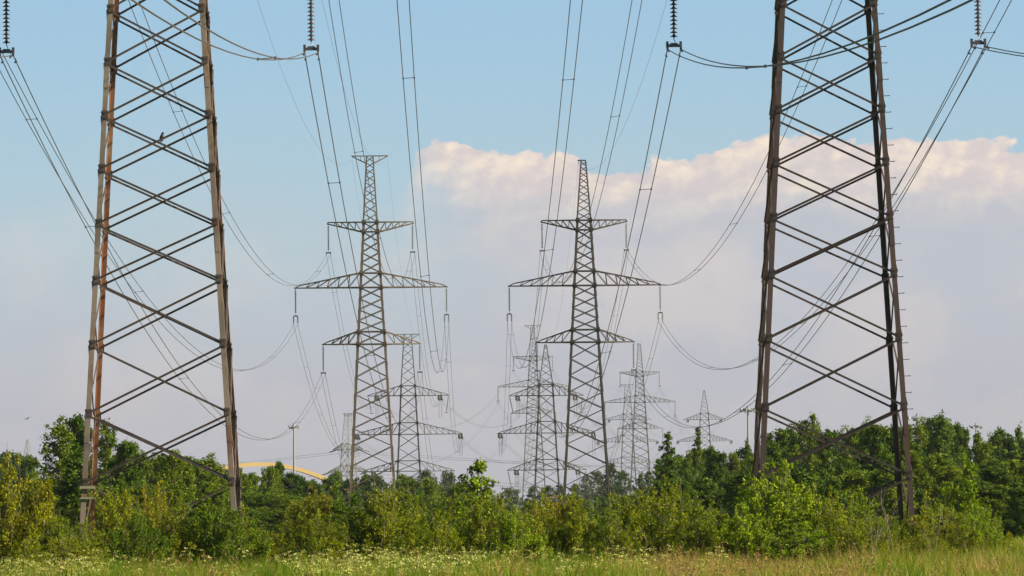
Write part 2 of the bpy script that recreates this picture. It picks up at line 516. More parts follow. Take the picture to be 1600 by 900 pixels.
def hang_string(P, length, label, near=True, fork=False, kind="disc", group="insulator strings hanging from the pylon arms"):
    """vertical suspension string from arm tip P; returns the two conductor clamp points"""
    root = tag(empty("insulator_string", P), label, "insulator", group)
    Ls = length - 0.42 - (0.75 if fork else 0)
    sh = MB()
    sh.tube([(0, 0, 0.02), (0, 0, -0.12)], 0.022, 6)
    sh.tube([(0, 0, -0.1), (0, 0, -Ls)], 0.016, 6)
    sh.build("shackle", M["fit"], root)
    n = int((Ls - 0.16) / 0.132)
    if near:
        for i in range(n):
            link_mesh("disc", DM[kind], root, (0, 0, -0.2 - i * 0.132))
    else:
        mb = MB()
        for i in range(n):
            mb.lathe((0, 0, -0.2 - i * 0.132), DISC_PROF, 8)
        mb.build("disc_lattice", M[kind], root)
    yk = MB()
    z = -Ls
    yk.tube([(0, 0, z), (0.05, 0, z - 0.08), (0, 0, z - 0.14), (-0.05, 0, z - 0.08), (0, 0, z)], 0.014, 5)
    yk.bar((-0.24, 0, z - 0.2), (0.24, 0, z - 0.2), 0.05, 0.10)
    yk.bar((-0.12, 0, z - 0.16), (0.12, 0, z - 0.16), 0.045, 0.10)
    yk.build("yoke_plate", M["fit"], root)
    out = []
    for s in (-1, 1):
        cl = MB()
        x = s * 0.22
        zc = z - 0.32
        if fork:
            zc = z - 1.07
            cl.bar((x, 0, z - 0.2), (x, 0, zc), 0.03)
            for k in range(5):
                link_mesh("disc", DM[kind], root, (x, 0, z - 0.32 - k * 0.14))
        else:
            cl.box((x, 0, z - 0.16), (0.085, 0.10, 0.20))
            cl.bar((x, 0, z - 0.22), (x, 0, zc), 0.04)
        cl.bar((x, -0.16, zc + 0.01), (x, 0.16, zc + 0.01), 0.06, 0.075)
        if near:            # vibration dampers under the conductor
            for yy in (-1.1, 1.1):
                dm = MB()
                dm.tube([(x, yy - 0.2, zc - 0.16), (x, yy + 0.2, zc - 0.10)], 0.012, 5)
                dm.tube([(x, yy - 0.26, zc - 0.17), (x, yy - 0.12, zc - 0.15)], 0.035, 6)
                dm.tube([(x, yy + 0.12, zc - 0.12), (x, yy + 0.26, zc - 0.09)], 0.035, 6)
                dm.bar((x, yy, zc - 0.15), (x, yy, zc - 0.02), 0.02)
                dm.build("damper", M["fit"], root)
        cl.build("clamp", M["fit"], root)
        out.append(Vector(P) + Vector((x, 0, zc)))
    return out

def strain_string(P, Q, label, jumper=None):
    """tension string from arm point P towards Q (3 m, pair of disc strings); returns clamp points"""
    P, Q = Vector(P), Vector(Q)
    d = (Q - P); d.z = 0; d.normalize()
    d = (d + Vector((0, 0, -0.22))).normalized()
    side = Vector((d.y, -d.x, 0)).normalized()
    root = tag(empty("tension_insulator", P), label, "insulator", "tension insulators strung along the lines")
    E = d * 3.2
    for s in (-1, 1):
        mb = MB()
        o = side * (0.22 * s)
        a, b = d * 0.3 + o, d * 2.9 + o
        mb.tube([a, b], 0.03, 5)
        k = 0.35
        rs, ps = [], []
        while k < 2.85:
            ps += [d * k + o, d * (k + 0.05) + o, d * (k + 0.06) + o]
            rs += [0.05, 0.14, 0.05]
            k += 0.135
        mb.tube(ps, rs, 8)
        mb.build("disc_string", M["glassdisc"], root)
    mb = MB()
    mb.tube([(0, 0, 0), d * 0.3 - side * 0.24], 0.03, 5)
    mb.tube([(0, 0, 0), d * 0.3 + side * 0.24], 0.03, 5)
    mb.bar(d * 0.3 - side * 0.28, d * 0.3 + side * 0.28, 0.06)
    mb.build("yoke_plate", M["fit"], root)
    mb = MB()
    mb.bar(d * 2.9 - side * 0.28, d * 2.9 + side * 0.28, 0.06)
    mb.bar(d * 2.9 - side * 0.2, E - side * 0.2, 0.06)
    mb.bar(d * 2.9 + side * 0.2, E + side * 0.2, 0.06)
    mb.build("yoke_plate", M["fit"], root)
    return [P + E - side * 0.2, P + E + side * 0.2]

# ---- conductors
def sag_pts(A, B, sag, n=56):
    A, B = Vector(A), Vector(B)
    out = []
    for i in range(n + 1):
        t = i / n
        p = A.lerp(B, t)
        p.z -= 4 * sag * t * (1 - t)
        out.append(p)
    return out

def power_line(As, Bs, sag, label, spacers=True, r=0.018, phase=0.0, group="sagging conductors of the power lines"):
    L = (Vector(Bs[0]) - Vector(As[0])).length
    base = Vector(As[0])
    root = tag(empty("power_line", base), label, "power line", group)
    sgs = [sag + 0.03, sag - 0.05]
    for a, b, sg in zip(As, Bs, sgs):
        mb = MB()
        mb.tube([p - base for p in sag_pts(a, b, sg)], r, 5)
        mb.build("conductor", M["cable"], root)
    if spacers and len(As) == 2:
        k = 26 + phase * 30
        while k < L - 15:
            t = k / L
            pp = [Vector(a).lerp(Vector(b), t) - Vector((0, 0, 4 * sg * t * (1 - t))) for a, b, sg in zip(As, Bs, sgs)]
            mb = MB()
            mb.bar(pp[0] - base, pp[1] - base, 0.022)
            for p in pp:
                mb.box(p - base, (0.06, 0.09, 0.07))
            mb.build("spacer", M["fit"], root)
            k += 70 + 11 * math.sin(k + phase)
    return root

def single_wire(A, B, sag, label, r=0.008, name="ground_wire", group="thin ground wires between pylon tops"):
    base = Vector(A)
    mb = MB()
    mb.tube([p - base for p in sag_pts(A, B, sag)], r, 5)
    o = mb.build(name, M["cable"], None, base)
    return tag(o, label, "ground wire", group)

# ------------------------------------------------------------------ the towers
def tx(px, py, Y):
    return at(px, py, Y).x

YN, YM, YA, YS, YZ = 200.0, 632.0, 990.0, 1357.0, 1727.0
left_legs = {(-1, -1): M["grey"], (-1, 1): M["rusty"], (1, -1): M["grey"], (1, 1): M["rusty"]}
nearL = make_tower(SUSP, tx(250.5, 380, YN), YN, (left_legs, M["brace"], M["grey"]),
                   "weathered grey lattice pylon with rust streaked legs and a crow perched on a brace", detail=2, group="lattice pylons of the two lines")
nearR = make_tower(SUSP_P, tx(1294.5, 380, YN), YN, (M["brown"], M["brownbrace"], M["brown"]),
                   "large dark brown lattice pylon with a row of step bolts up one leg", detail=2, group="lattice pylons of the two lines", step=True)
midL = make_tower(SUSP, tx(580, 500, YM), YM, (M["mid_l"], M["mid_l"], M["mid_l"]),
                  "tall olive grey three-armed pylon with a T-shaped top, seen in full height", detail=1, group="lattice pylons of the two lines")
midR = make_tower(SUSP_P, tx(914, 500, YM), YM, (M["mid_r"], M["mid_r"], M["mid_r"]),
                  "tall dark three-armed pylon with a plain narrow pointed top, seen in full height", detail=1, group="lattice pylons of the two lines")
ancL = make_tower(ANCH_T, tx(638, 640, YA), YA, (M["anchor"], M["anchor"], M["anchor"]),
                  "squat dark tension pylon with flat T top behind the T-topped olive grey pylon", detail=1, group="lattice pylons of the two lines")
ancR = make_tower(ANCH_P, tx(853.5, 640, YA), YA, (M["anchor"], M["anchor"], M["anchor"]),
                  "squat dark tension pylon with pointed top beside the tall dark pointed pylon", detail=1, group="lattice pylons of the two lines")
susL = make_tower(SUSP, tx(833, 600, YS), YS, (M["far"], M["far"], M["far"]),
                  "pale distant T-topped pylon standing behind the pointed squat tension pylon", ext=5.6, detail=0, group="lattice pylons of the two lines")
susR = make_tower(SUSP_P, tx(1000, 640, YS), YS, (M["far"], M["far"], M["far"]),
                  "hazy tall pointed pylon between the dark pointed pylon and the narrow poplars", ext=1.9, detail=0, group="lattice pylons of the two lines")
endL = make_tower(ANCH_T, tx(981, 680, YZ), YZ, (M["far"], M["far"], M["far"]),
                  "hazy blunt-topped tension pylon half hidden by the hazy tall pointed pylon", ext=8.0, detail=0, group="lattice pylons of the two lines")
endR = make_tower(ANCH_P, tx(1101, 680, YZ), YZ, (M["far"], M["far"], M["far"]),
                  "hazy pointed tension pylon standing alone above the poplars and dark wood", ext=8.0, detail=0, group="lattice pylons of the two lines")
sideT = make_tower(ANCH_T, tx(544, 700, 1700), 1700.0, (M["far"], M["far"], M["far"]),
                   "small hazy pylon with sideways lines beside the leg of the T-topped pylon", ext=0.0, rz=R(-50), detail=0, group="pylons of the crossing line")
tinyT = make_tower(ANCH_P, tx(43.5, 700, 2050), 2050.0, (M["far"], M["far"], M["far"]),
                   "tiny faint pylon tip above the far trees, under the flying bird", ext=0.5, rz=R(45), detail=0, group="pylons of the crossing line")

NAMES = {nearL: "crow pylon", nearR: "step-bolt pylon", midL: "tall T-topped pylon", midR: "tall pointed pylon",
         ancL: "squat T-topped pylon", ancR: "squat pointed pylon", susL: "pale T-topped pylon", susR: "hazy pointed pylon",
         endL: "hazy blunt pylon", endR: "lone hazy pylon"}
SIDE = {}
for T_, s_in in ((nearL, 1), (nearR, -1), (midL, 1), (midR, -1), (ancL, 1), (ancR, -1), (susL, 1), (susR, -1), (endL, 1), (endR, -1)):
    SIDE[(T_, s_in)] = "inner"
    SIDE[(T_, -s_in)] = "outer"

LEN = {"lower": 3.1, "middle": 3.8, "upper": 3.15}
clamp = {}
for T_ in (nearL, nearR, midL, midR, susL, susR):
    for nm in ("lower", "middle", "upper"):
        for s in (-1, 1):
            near = T_ in (nearL, nearR)
            clamp[(T_, nm, s)] = hang_string(T_.tip(nm, s), LEN[nm], f"insulator string hanging from the {SIDE[(T_, s)]} end of {NAMES[T_]}'s {nm} arm",
                                            near, nm == "middle", "disc" if near else "glassdisc")

LINES = [(nearL, midL, ancL, susL, endL), (nearR, midR, ancR, susR, endR)]
def anchor_pt(T_, nm, s):
    L = [a for a in T_.sp["arms"] if a[0] == nm][0][3]
    fr = 0.96 if nm == "middle" else 0.78
    p = T_.tips[(nm, s)].copy()
    p.x = s * L * fr
    p.z += 0.0
    return T_.mat @ p

SAG1 = {"lower": 9.2, "middle": 9.4, "upper": 10.2}
ph = 0
for N, Mi, A, S, E in LINES:
    for nm in ("lower", "middle", "upper"):
        for s in (-1, 1):
            ph += 1
            sd = SIDE[(N, s)]
            c = clamp[(N, nm, s)]
            # span towards and past the camera
            back = [p + Vector((0, -447.0, 0.6)) for p in c]
            power_line(back, c, (10.2 if N is nearL else 11.1), f"conductor pair swooping from {NAMES[N]}'s {sd} {nm} arm over the meadow", phase=(ph * 0.37) % 1)
            power_line(c, clamp[(Mi, nm, s)], SAG1[nm] + 0.35 * math.sin(ph * 2.1), f"conductor pair from {NAMES[N]}'s {sd} {nm} arm to {NAMES[Mi]}", phase=(ph * 0.61) % 1)
            ap = anchor_pt(A, nm, s)
            m_ = clamp[(Mi, nm, s)]
            st1 = strain_string(ap, (m_[0] + m_[1]) / 2, f"tension insulator on {NAMES[A]}'s {sd} {nm} arm, facing {NAMES[Mi]}")
            st1.sort(key=lambda p: p.x)
            power_line(m_, st1, 6.6 + 0.3 * math.sin(ph * 1.7), f"conductor pair from {NAMES[Mi]}'s {sd} {nm} arm to {NAMES[A]}", phase=(ph * 0.83) % 1)
            n_ = clamp[(S, nm, s)]
            st2 = strain_string(ap, (n_[0] + n_[1]) / 2, f"tension insulator on {NAMES[A]}'s {sd} {nm} arm, facing away over the wood")
            st2.sort(key=lambda p: p.x)
            power_line(st2, n_, 8.0, f"conductor pair from {NAMES[A]}'s {sd} {nm} arm to {NAMES[S]}", spacers=False)
            # jumper under the arm
            base = ap.copy()
            j = tag(empty("jumper_loop", base), f"drooping jumper loop under the {sd} {nm} arm of {NAMES[A]}", "jumper", "jumper loops under the tension pylons' arms")
            for a, b in zip(st1, st2):
                mb = MB()
                mb.tube([p - base for p in sag_pts(a, b, 2.9, 14)], 0.016, 5)
                mb.build("conductor", M["cable"], j)
            if nm != "middle":
                tp = A.tip(nm, s)
                q = tag(empty("jumper_support", tp), f"slanting jumper support rod at the {sd} {nm} arm tip of {NAMES[A]}", "insulator", "jumper support rods on the tension pylons")
                mb = MB()
                e = Vector((0.55 if s < 0 else -0.35, 0, -2.7))
                mb.tube([(0, 0, 0), e], 0.03, 5)
                ps, rs = [], []
                for k in range(16):
                    b0 = e * (0.08 + k * 0.054)
                    ps += [b0, b0 + e * 0.018, b0 + e * 0.022]; rs += [0.05, 0.125, 0.05]
                mb.tube(ps, rs, 8)
                mb.build("disc_string", M["glassdisc"], q)
                mb = MB()
                mb.bar(e + Vector((-0.35, 0, -0.05)), e + Vector((0.35, 0, -0.05)), 0.09)
                mb.build("clamp", M["fit"], q)
            ep = anchor_pt(E, nm, s)
            st3 = strain_string(ep, (n_[0] + n_[1]) / 2, f"tension insulator on the {sd} {nm} arm of {NAMES[E]}")
            st3.sort(key=lambda p: p.x)
            power_line(n_, st3, 7.5, f"conductor pair from {NAMES[S]}'s {sd} {nm} arm to {NAMES[E]}", spacers=False)
    # ground wires
    for T1, T2, sg in ((N, Mi, 8.5), (Mi, A, 5.5), (A, S, 6.0), (S, E, 5.5)):
        for i in range(max(len(T1.gw), len(T2.gw))):
            a = T1.mat @ T1.gw[min(i, len(T1.gw) - 1)]
            b = T2.mat @ T2.gw[min(i, len(T2.gw) - 1)]
            which = ("outer " if i == 0 else "inner ") if len(T1.gw) > 1 else ""
            single_wire(a, b, sg, f"thin {which}ground wire from the top of {NAMES[T1]} to {NAMES[T2]}")
    for i, g in enumerate(N.gw):
        a = N.mat @ g
        which = ("outer " if i == 0 else "inner ") if len(N.gw) > 1 else ""
        single_wire(a + Vector((0, -447, 0.5)), a, 8.5, f"thin {which}ground wire from the top of {NAMES[N]} out over the meadow")

# crossing line through the small hazy pylon: wires leave it to either side
for nm in ("lower", "middle", "upper"):
    for s in (-1, 1):
        P = anchor_pt(sideT, nm, s)
        for k, (dx, dy, what) in enumerate(((-300, 330, "towards the yellow bridge"), (300, -110, "behind the squat pylons"))):
            Q = P + Vector((dx, dy, -4.0 if k == 0 else -2.5))
            st = strain_string(P, Q, f"tension insulator on the {'near' if s < 0 else 'far'} {nm} arm of small hazy pylon, {what}")
            st.sort(key=lambda p: p.z)
            off = st[1] - st[0]
            power_line(st, [Q, Q + off], 6.5, f"faint conductor pair from small hazy pylon's {'near' if s < 0 else 'far'} {nm} arm {what}", spacers=False, group="crossing line conductors", r=0.02)

# marker plate bracket on the rusty legs of the crow pylon
w = nearL.half(2.75)
for zz, th in ((2.95, 0.09), (2.6, 0.05)):
    pb = MB()
    pb.bar((-w - 0.05, -w - 0.03, zz), (-w + 0.45, -w - 0.03, zz), 0.03, th, up=(0, 0, 1))
    pb.build("marker_plate", M["plate"], nearL.root)

# ------------------------------------------------------------------ birds
def crow(P):
    mb = MB()
    body = [(0, 0.085, -0.03), (0, 0.065, 0.02), (0, 0.035, 0.1), (0, 0.01, 0.18), (0, -0.012, 0.245), (0, -0.02, 0.29), (0, -0.035, 0.32), (0, -0.06, 0.335), (0, -0.095, 0.33), (0, -0.125, 0.322)]
    mb.tube(body, [0.014, 0.035, 0.075, 0.09, 0.075, 0.055, 0.055, 0.046, 0.018, 0.003], 10)
    for x in (-0.03, 0.03):
        mb.tube([(x, 0.01, 0.12), (x, 0.0, 0.0)], [0.018, 0.008], 5)
    me = mb.mesh("crow", M["bird"])
    for p in me.polygons: p.use_smooth = True
    o = link_mesh("bird", me, None, P)
    o.scale = (0.82, 0.82, 0.82)
    wg = MB()
    for x in (-1, 1):
        wg.tube([(x * 0.06, -0.005, 0.24), (x * 0.078, 0.02, 0.17), (x * 0.06, 0.06, 0.08), (x * 0.03, 0.085, 0.0)], [0.015, 0.035, 0.025, 0.005], 6)
    wg.build("wing", M["bird"], o)
    o.rotation_euler = (0, 0, R(40))
    return tag(o, "black crow perched upright on a slanting brace of the grey pylon", "bird")
w = nearL.half(15.5)
crow(at(253.5, 221, YN - w - 0.03))

fb = MB()
fb.tube([(-0.2, 0, 0.0), (-0.1, 0, 0.0), (0, 0, 0.01), (0.09, 0, 0.02), (0.16, 0, 0.02), (0.2, 0, 0.01)], [0.01, 0.03, 0.045, 0.04, 0.025, 0.004], 8)
for s in (-1, 1):
    ring = [(-0.05, s * 0.02, 0.02), (0.06, s * 0.02, 0.03), (0.09, s * 0.2, 0.11), (0.02, s * 0.38, 0.12), (-0.05, s * 0.2, 0.10)]
    fb.prism(ring, [(x, y, z + 0.012) for x, y, z in ring])
fo = fb.build("bird", M["bird"], None, at(42, 655, 330))
fo.scale = (0.6, 0.6, 0.6)
fo.rotation_euler = (R(-15), R(10), R(55))
tag(fo, "small dark bird flying above the tiny faint pylon", "bird")

# ------------------------------------------------------------------ lamp masts, bridge
def mast(px, topy, Y, label, n=8, wide=1.0):
    p = at(px, topy, Y)
    root = tag(empty("lighting_mast", (p.x, Y, 0)), label, "light mast", "tall road lighting masts")
    H = p.z
    mb = MB(); mb.tube([(0, 0, 0), (0, 0, H * 0.5), (0, 0, H)], [0.36, 0.27, 0.18], 10); mb.build("pole", M["mast"], root)
    mb = MB()
    mb.lathe((0, 0, H - 0.9), [(0.2, -0.1), (0.9 * wide, 0.0), (0.9 * wide, 0.12), (0.3, 0.5), (0, 0.55)], 12)
    mb.build("head_frame", M["mast"], root)
    for k in range(n):
        a = 2 * math.pi * k / n + 0.3
        lm = MB()
        r = 1.35 * wide
        c = Vector((r * math.cos(a), r * math.sin(a), H - 1.0 + 0.25 * (k % 2)))
        lm.bar(c * 1.0 - Vector((0.5 * math.cos(a), 0.5 * math.sin(a), 0)), c, 0.12)
        lm.bar(c - Vector((0, 0, 0.28)), c + Vector((0.25 * math.cos(a), 0.25 * math.sin(a), 0.18)), 0.75, 0.3)
        lm.build("floodlight", M["mast"], root)
mast(459, 661, 1400, "slim lighting mast rising beside the yellow arch bridge", 6, 0.7)
mast(1168.5, 634, 1250, "slim lighting mast beside the step-bolt pylon's inner legs", 8)
mast(1433, 646, 1100, "lighting mast head with wide floodlights poking over the dark wood", 9, 1.5)
mast(1525, 661, 1500, "small lighting mast head barely above the dark wood's treetops", 7)

def bridge():
    Y0 = 1500.0
    P = at(404, 719, Y0)
    root = tag(empty("arch_bridge", (P.x, Y0, 0)), "yellow arch bridge with two curved ribs showing over the wood", "bridge")
    zc = P.z
    ang = R(45)
    dx, dy = math.cos(ang), math.sin(ang)
    def rib(ox, oy, dz):
        mb = MB()
        n = 30
        prev = None
        for i in range(n + 1):
            t = -1 + 2 * i / n
            p = Vector((ox + 43 * t * dx, oy + 43 * t * dy, zc - 1.0 + dz - 13.5 * t * t))
            a = Vector((dx, dy, -2 * 13.5 * t / 43)).normalized()
            s = Vector((dy, -dx, 0)).normalized()
            u = s.cross(a); u = u if u.z > 0 else -u
            ring = [p + s * x + u * y for x, y in ((-0.5, -0.48), (0.5, -0.48), (0.5, 0.48), (-0.5, 0.48))]
            if prev:
                mb.prism(prev, ring)
            prev = ring
        return mb
    rib(0, 0, 0).build("arch_rib", M["yellow"], root)
    rib(-21, 12, -0.2).build("arch_rib", M["yellow"], root)
    mb = MB()
    s = Vector((dx, dy, 0))
    mb.bar(Vector((-10, 6, zc - 7.2)) - s * 30, Vector((-10, 6, zc - 7.2)) + s * 27, 11, 1.6)
    mb.build("bridge_deck", M["deck"], root)
    for ox, oy in ((0, 0), (-21, 12)):
        for k in range(-5, 6):
            t = k / 8
            x, y = ox + 43 * t * dx, oy + 43 * t * dy
            h = MB(); h.tube([(x, y, zc - 6.6), (x, y, zc - 1.8 - 13.5 * t * t)], 0.07, 5)
            if zc - 1.8 - 13.5 * t * t > zc - 6.4:
                h.build("hanger", M["deck"], root)
bridge()

# ------------------------------------------------------------------ plants
def leaf_mesh(name, centers, size, mats, rng, up_bias=0.35, aspect=0.55, stems=None):
    """one mesh of small folded leaves at the given centres (numpy n x 3)"""
    n = len(centers)
    nrm = rng.normal(size=(n, 3)); nrm[:, 2] += up_bias * 2
    nrm /= np.linalg.norm(nrm, axis=1, keepdims=True)
    t = rng.normal(size=(n, 3)); t -= nrm * (t * nrm).sum(1, keepdims=True)
    t /= np.linalg.norm(t, axis=1, keepdims=True)
    b = np.cross(nrm, t)
    sz = size * rng.uniform(0.6, 1.35, size=(n, 1))
    c = centers
    v = np.stack([c - t * sz * 0.5, c + b * sz * aspect * 0.5 + nrm * sz * 0.06, c + t * sz * 0.55, c - b * sz * aspect * 0.5 + nrm * sz * 0.06], 1).reshape(-1, 3)
    me = bpy.data.meshes.new(name)
    me["top"] = float(np.percentile(centers[:, 2], 99.3))
    me.vertices.add(n * 4); me.loops.add(n * 4); me.polygons.add(n)
    me.vertices.foreach_set("co", v.astype(np.float32).ravel())
    me.loops.foreach_set("vertex_index", np.arange(n * 4, dtype=np.int32))
    me.polygons.foreach_set("loop_start", np.arange(0, n * 4, 4, dtype=np.int32))
    at_ = me.attributes.new("var", "FLOAT", "FACE")
    at_.data.foreach_set("value", rng.uniform(0, 1, n).astype(np.float32))
    me.materials.append(mats)
    me.update(calc_edges=True)
    return me

def bush_data(seed, H=3.0, W=3.0, nst=46, per=150, leaf=0.075, tall=0.0, mat="bush", spike=0.35):
    """stems fanning from the base, side twigs along them, leaves on the twigs"""
    rng = np.random.default_rng(seed)
    st = MB()
    C = []
    for i in range(nst):
        a = rng.uniform(0, 2 * math.pi)
        rr = math.sqrt(rng.uniform(0.0, 1)) * W / 2
        h = H * (1 - 0.62 * (2 * rr / W) ** 2) * rng.uniform(0.72, 1.0) * (1 + (spike if rng.uniform() < 0.12 else 0))
        tip = np.array([rr * math.cos(a), rr * math.sin(a), h])
        base = np.array([rr * 0.25 * math.cos(a), rr * 0.25 * math.sin(a), 0])
        mid = base * 0.45 + tip * 0.55 + rng.normal(size=3) * 0.12; mid[2] = h * 0.5
        st.tube([tuple(base), tuple(mid), tuple(tip)], [0.022, 0.014, 0.004], 4)
        m = int(per * rng.uniform(0.6, 1.3))
        k = max(5, m // 24)
        tu = rng.uniform(0.05, 1.0, size=(k, 1)) ** 0.7
        tc = (1 - tu) ** 2 * base + 2 * tu * (1 - tu) * mid + tu ** 2 * tip
        tc = tc + rng.normal(size=(k, 3)) * (0.06 + 0.2 * (1.0 - tu)) * W * 0.3
        idx = rng.integers(0, k, m)
        dd = rng.normal(size=(m, 3)); dd /= np.linalg.norm(dd, axis=1, keepdims=True)
        cr = rng.uniform(0.10, 0.22, size=(k, 1)) * (1.15 - 0.55 * tu)
        q = tc[idx] + dd * cr[idx] * rng.uniform(0.35, 1.1, size=(m, 1)) * np.array([1, 1, 1.15])
        q[:, 2] = np.maximum(q[:, 2], 0.05)
        C.append(q)
    C = np.concatenate(C)
    return leaf_mesh("bush_foliage", C, leaf, M[mat], rng, 0.3), st.mesh("bush_stems", M["bark"])

def tree_data(seed, H=9.0, W=5.0, form="round", n=9000, leaf=0.24, mat="tree_mid", nl=34, low=0.08):
    rng = np.random.default_rng(seed)
    tr = MB()
    lean = rng.normal(size=2) * 0.02 * H
    trunk = [(0, 0, 0), (lean[0] * 0.4, lean[1] * 0.4, H * 0.35), (lean[0], lean[1], H * 0.95)]
    tr.tube(trunk, [0.018 * H + 0.03, 0.012 * H + 0.02, 0.015], 7)
    cl, cr = [], []
    for i in range(nl):
        zt = low + (1 - low) * (i + rng.uniform(0, 1)) / nl
        if form == "round":
            env = math.sin(math.pi * min(1, (zt * 0.86 + 0.14)) ** 1.15) ** 0.7
        elif form == "poplar":
            env = 0.9 * math.sin(math.pi * min(1, zt * 0.8 + 0.2)) ** 0.8
        elif form == "spruce":
            env = max(0.03, 1.0 - zt)
        else:                      # birch: broad low, ragged narrow top
            env = min(1.0, 1.18 - zt) ** 0.62
        rad = W / 2 * env * rng.uniform(0.55, 1.08)
        a = i * 2.399 + rng.uniform(-0.5, 0.5)
        rise = 0.16 * H * (0.6 if form != "poplar" else 1.2) * rng.uniform(0.3, 1)
        z0 = max(0.05 * H, zt * H - rise)
        bx, by = lean[0] * zt, lean[1] * zt
        e = np.array([bx + rad * math.cos(a), by + rad * math.sin(a), min(H, zt * H)])
        tr.tube([(bx, by, z0), tuple((np.array([bx, by, z0]) + e) / 2 + np.array([0, 0, 0.03 * H])), tuple(e)], [0.006 * H, 0.004 * H, 0.008], 5)
        for k in range(5):
            u = rng.uniform(0.3, 1.08)
            p = np.array([bx, by, z0]) * (1 - u) + e * u + rng.normal(size=3) * 0.06 * W
            cl.append(p); cr.append(W * rng.uniform(0.05, 0.10) * (1.2 - 0.4 * zt))
    top = np.array([lean[0], lean[1], H])
    for k in range(6 if form in ("poplar", "spruce") else 3):
        cl.append(top - np.array([0, 0, k * 0.03 * H]) + rng.normal(size=3) * 0.015 * W * k); cr.append(W * (0.05 if form in ("poplar", "spruce") else 0.085))
    cl = np.array(cl); cr = np.array(cr)
    pr = cr ** 2; pr /= pr.sum()
    idx = rng.choice(len(cl), n, p=pr)
    d = rng.normal(size=(n, 3)); d /= np.linalg.norm(d, axis=1, keepdims=True)
    q = cl[idx] + d * (cr[idx] * (0.3 + 1.15 * rng.uniform(0, 1, n) ** 1.3))[:, None] * np.array([1.0, 1.0, 0.85])
    q[:, 2] = np.maximum(q[:, 2], 0.15)
    return leaf_mesh("tree_crown", q, leaf, M[mat], rng, 0.45, 0.62), tr.mesh("tree_trunk", M["bark"])

def plant(name, data, x, Y, h, w, label, cat, group, parts, rz=None, z=0.0, mat=None):
    """data was built for unit size (H0, W0); scaled to height h and width w"""
    (fo, st), H0, W0 = data
    o = tag(empty(name, (x, Y, z), rnd.uniform(0, 6.28) if rz is None else rz), label, cat, group)
    o.scale = (w / W0, w / W0, h / fo["top"])
    a = link_mesh(parts[0], fo, o)
    b = link_mesh(parts[1], st, o)
    return o

BUSH = {}
for k in range(5):
    BUSH[f"olive{k}"] = (bush_data(100 + k, 3, 3.2, 62, 430, 0.068, mat="bush", spike=0.14), 3.0, 3.2)
for k in range(3):
    BUSH[f"green{k}"] = (bush_data(200 + k, 3, 3.0, 58, 400, 0.078, mat="bush_green", spike=0.16), 3.0, 3.0)
BUSH["yellow0"] = (bush_data(150, 3, 3.2, 62, 430, 0.068, mat="bush_yellow", spike=0.1), 3.0, 3.2)
for k in range(3):
    BUSH[f"deep{k}"] = (bush_data(250 + k, 3, 3.4, 62, 430, 0.072, mat="bush_dark", spike=0.1), 3.0, 3.4)
for k in range(2):
    BUSH[f"orange{k}"] = (bush_data(300 + k, 2.6, 2.4, 46, 380, 0.07, mat="bush_orange"), 2.6, 2.4)
BUSH["birchy"] = (tree_data(555, 4, 2.4, "birch", 4200, 0.14, "bush_green", 30, 0.08), 4.0, 2.4)
TREE = {}
for k in range(3):
    TREE[f"round{k}"] = (tree_data(400 + k, 9, 6, "round", 19000, 0.235, "tree_mid"), 9.0, 6.0)
for k in range(3):
    TREE[f"dark{k}"] = (tree_data(430 + k, 9, 5.4, "birch", 19000, 0.235, "tree_dark"), 9.0, 5.4)
for k in range(2):
    TREE[f"birch{k}"] = (tree_data(460 + k, 9, 4.6, "birch", 13000, 0.2, "tree_mid", 44), 9.0, 4.6)
for k in range(2):
    TREE[f"poplar{k}"] = (tree_data(480 + k, 10, 2.6, "poplar", 8000, 0.22, "tree_dark", 40, 0.05), 10.0, 2.6)
TREE["spruce0"] = (tree_data(490, 10, 4.0, "spruce", 7000, 0.22, "tree_dark", 60, 0.04), 10.0, 4.0)
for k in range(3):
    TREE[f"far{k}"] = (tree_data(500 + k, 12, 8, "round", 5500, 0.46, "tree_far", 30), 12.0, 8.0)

def top_h(px, py, Y):
    return at(px, py, Y).z

def pxw(n, Y):
    return n * Y / F

FP = ("foliage", "stem")
TP = ("crown", "trunk")
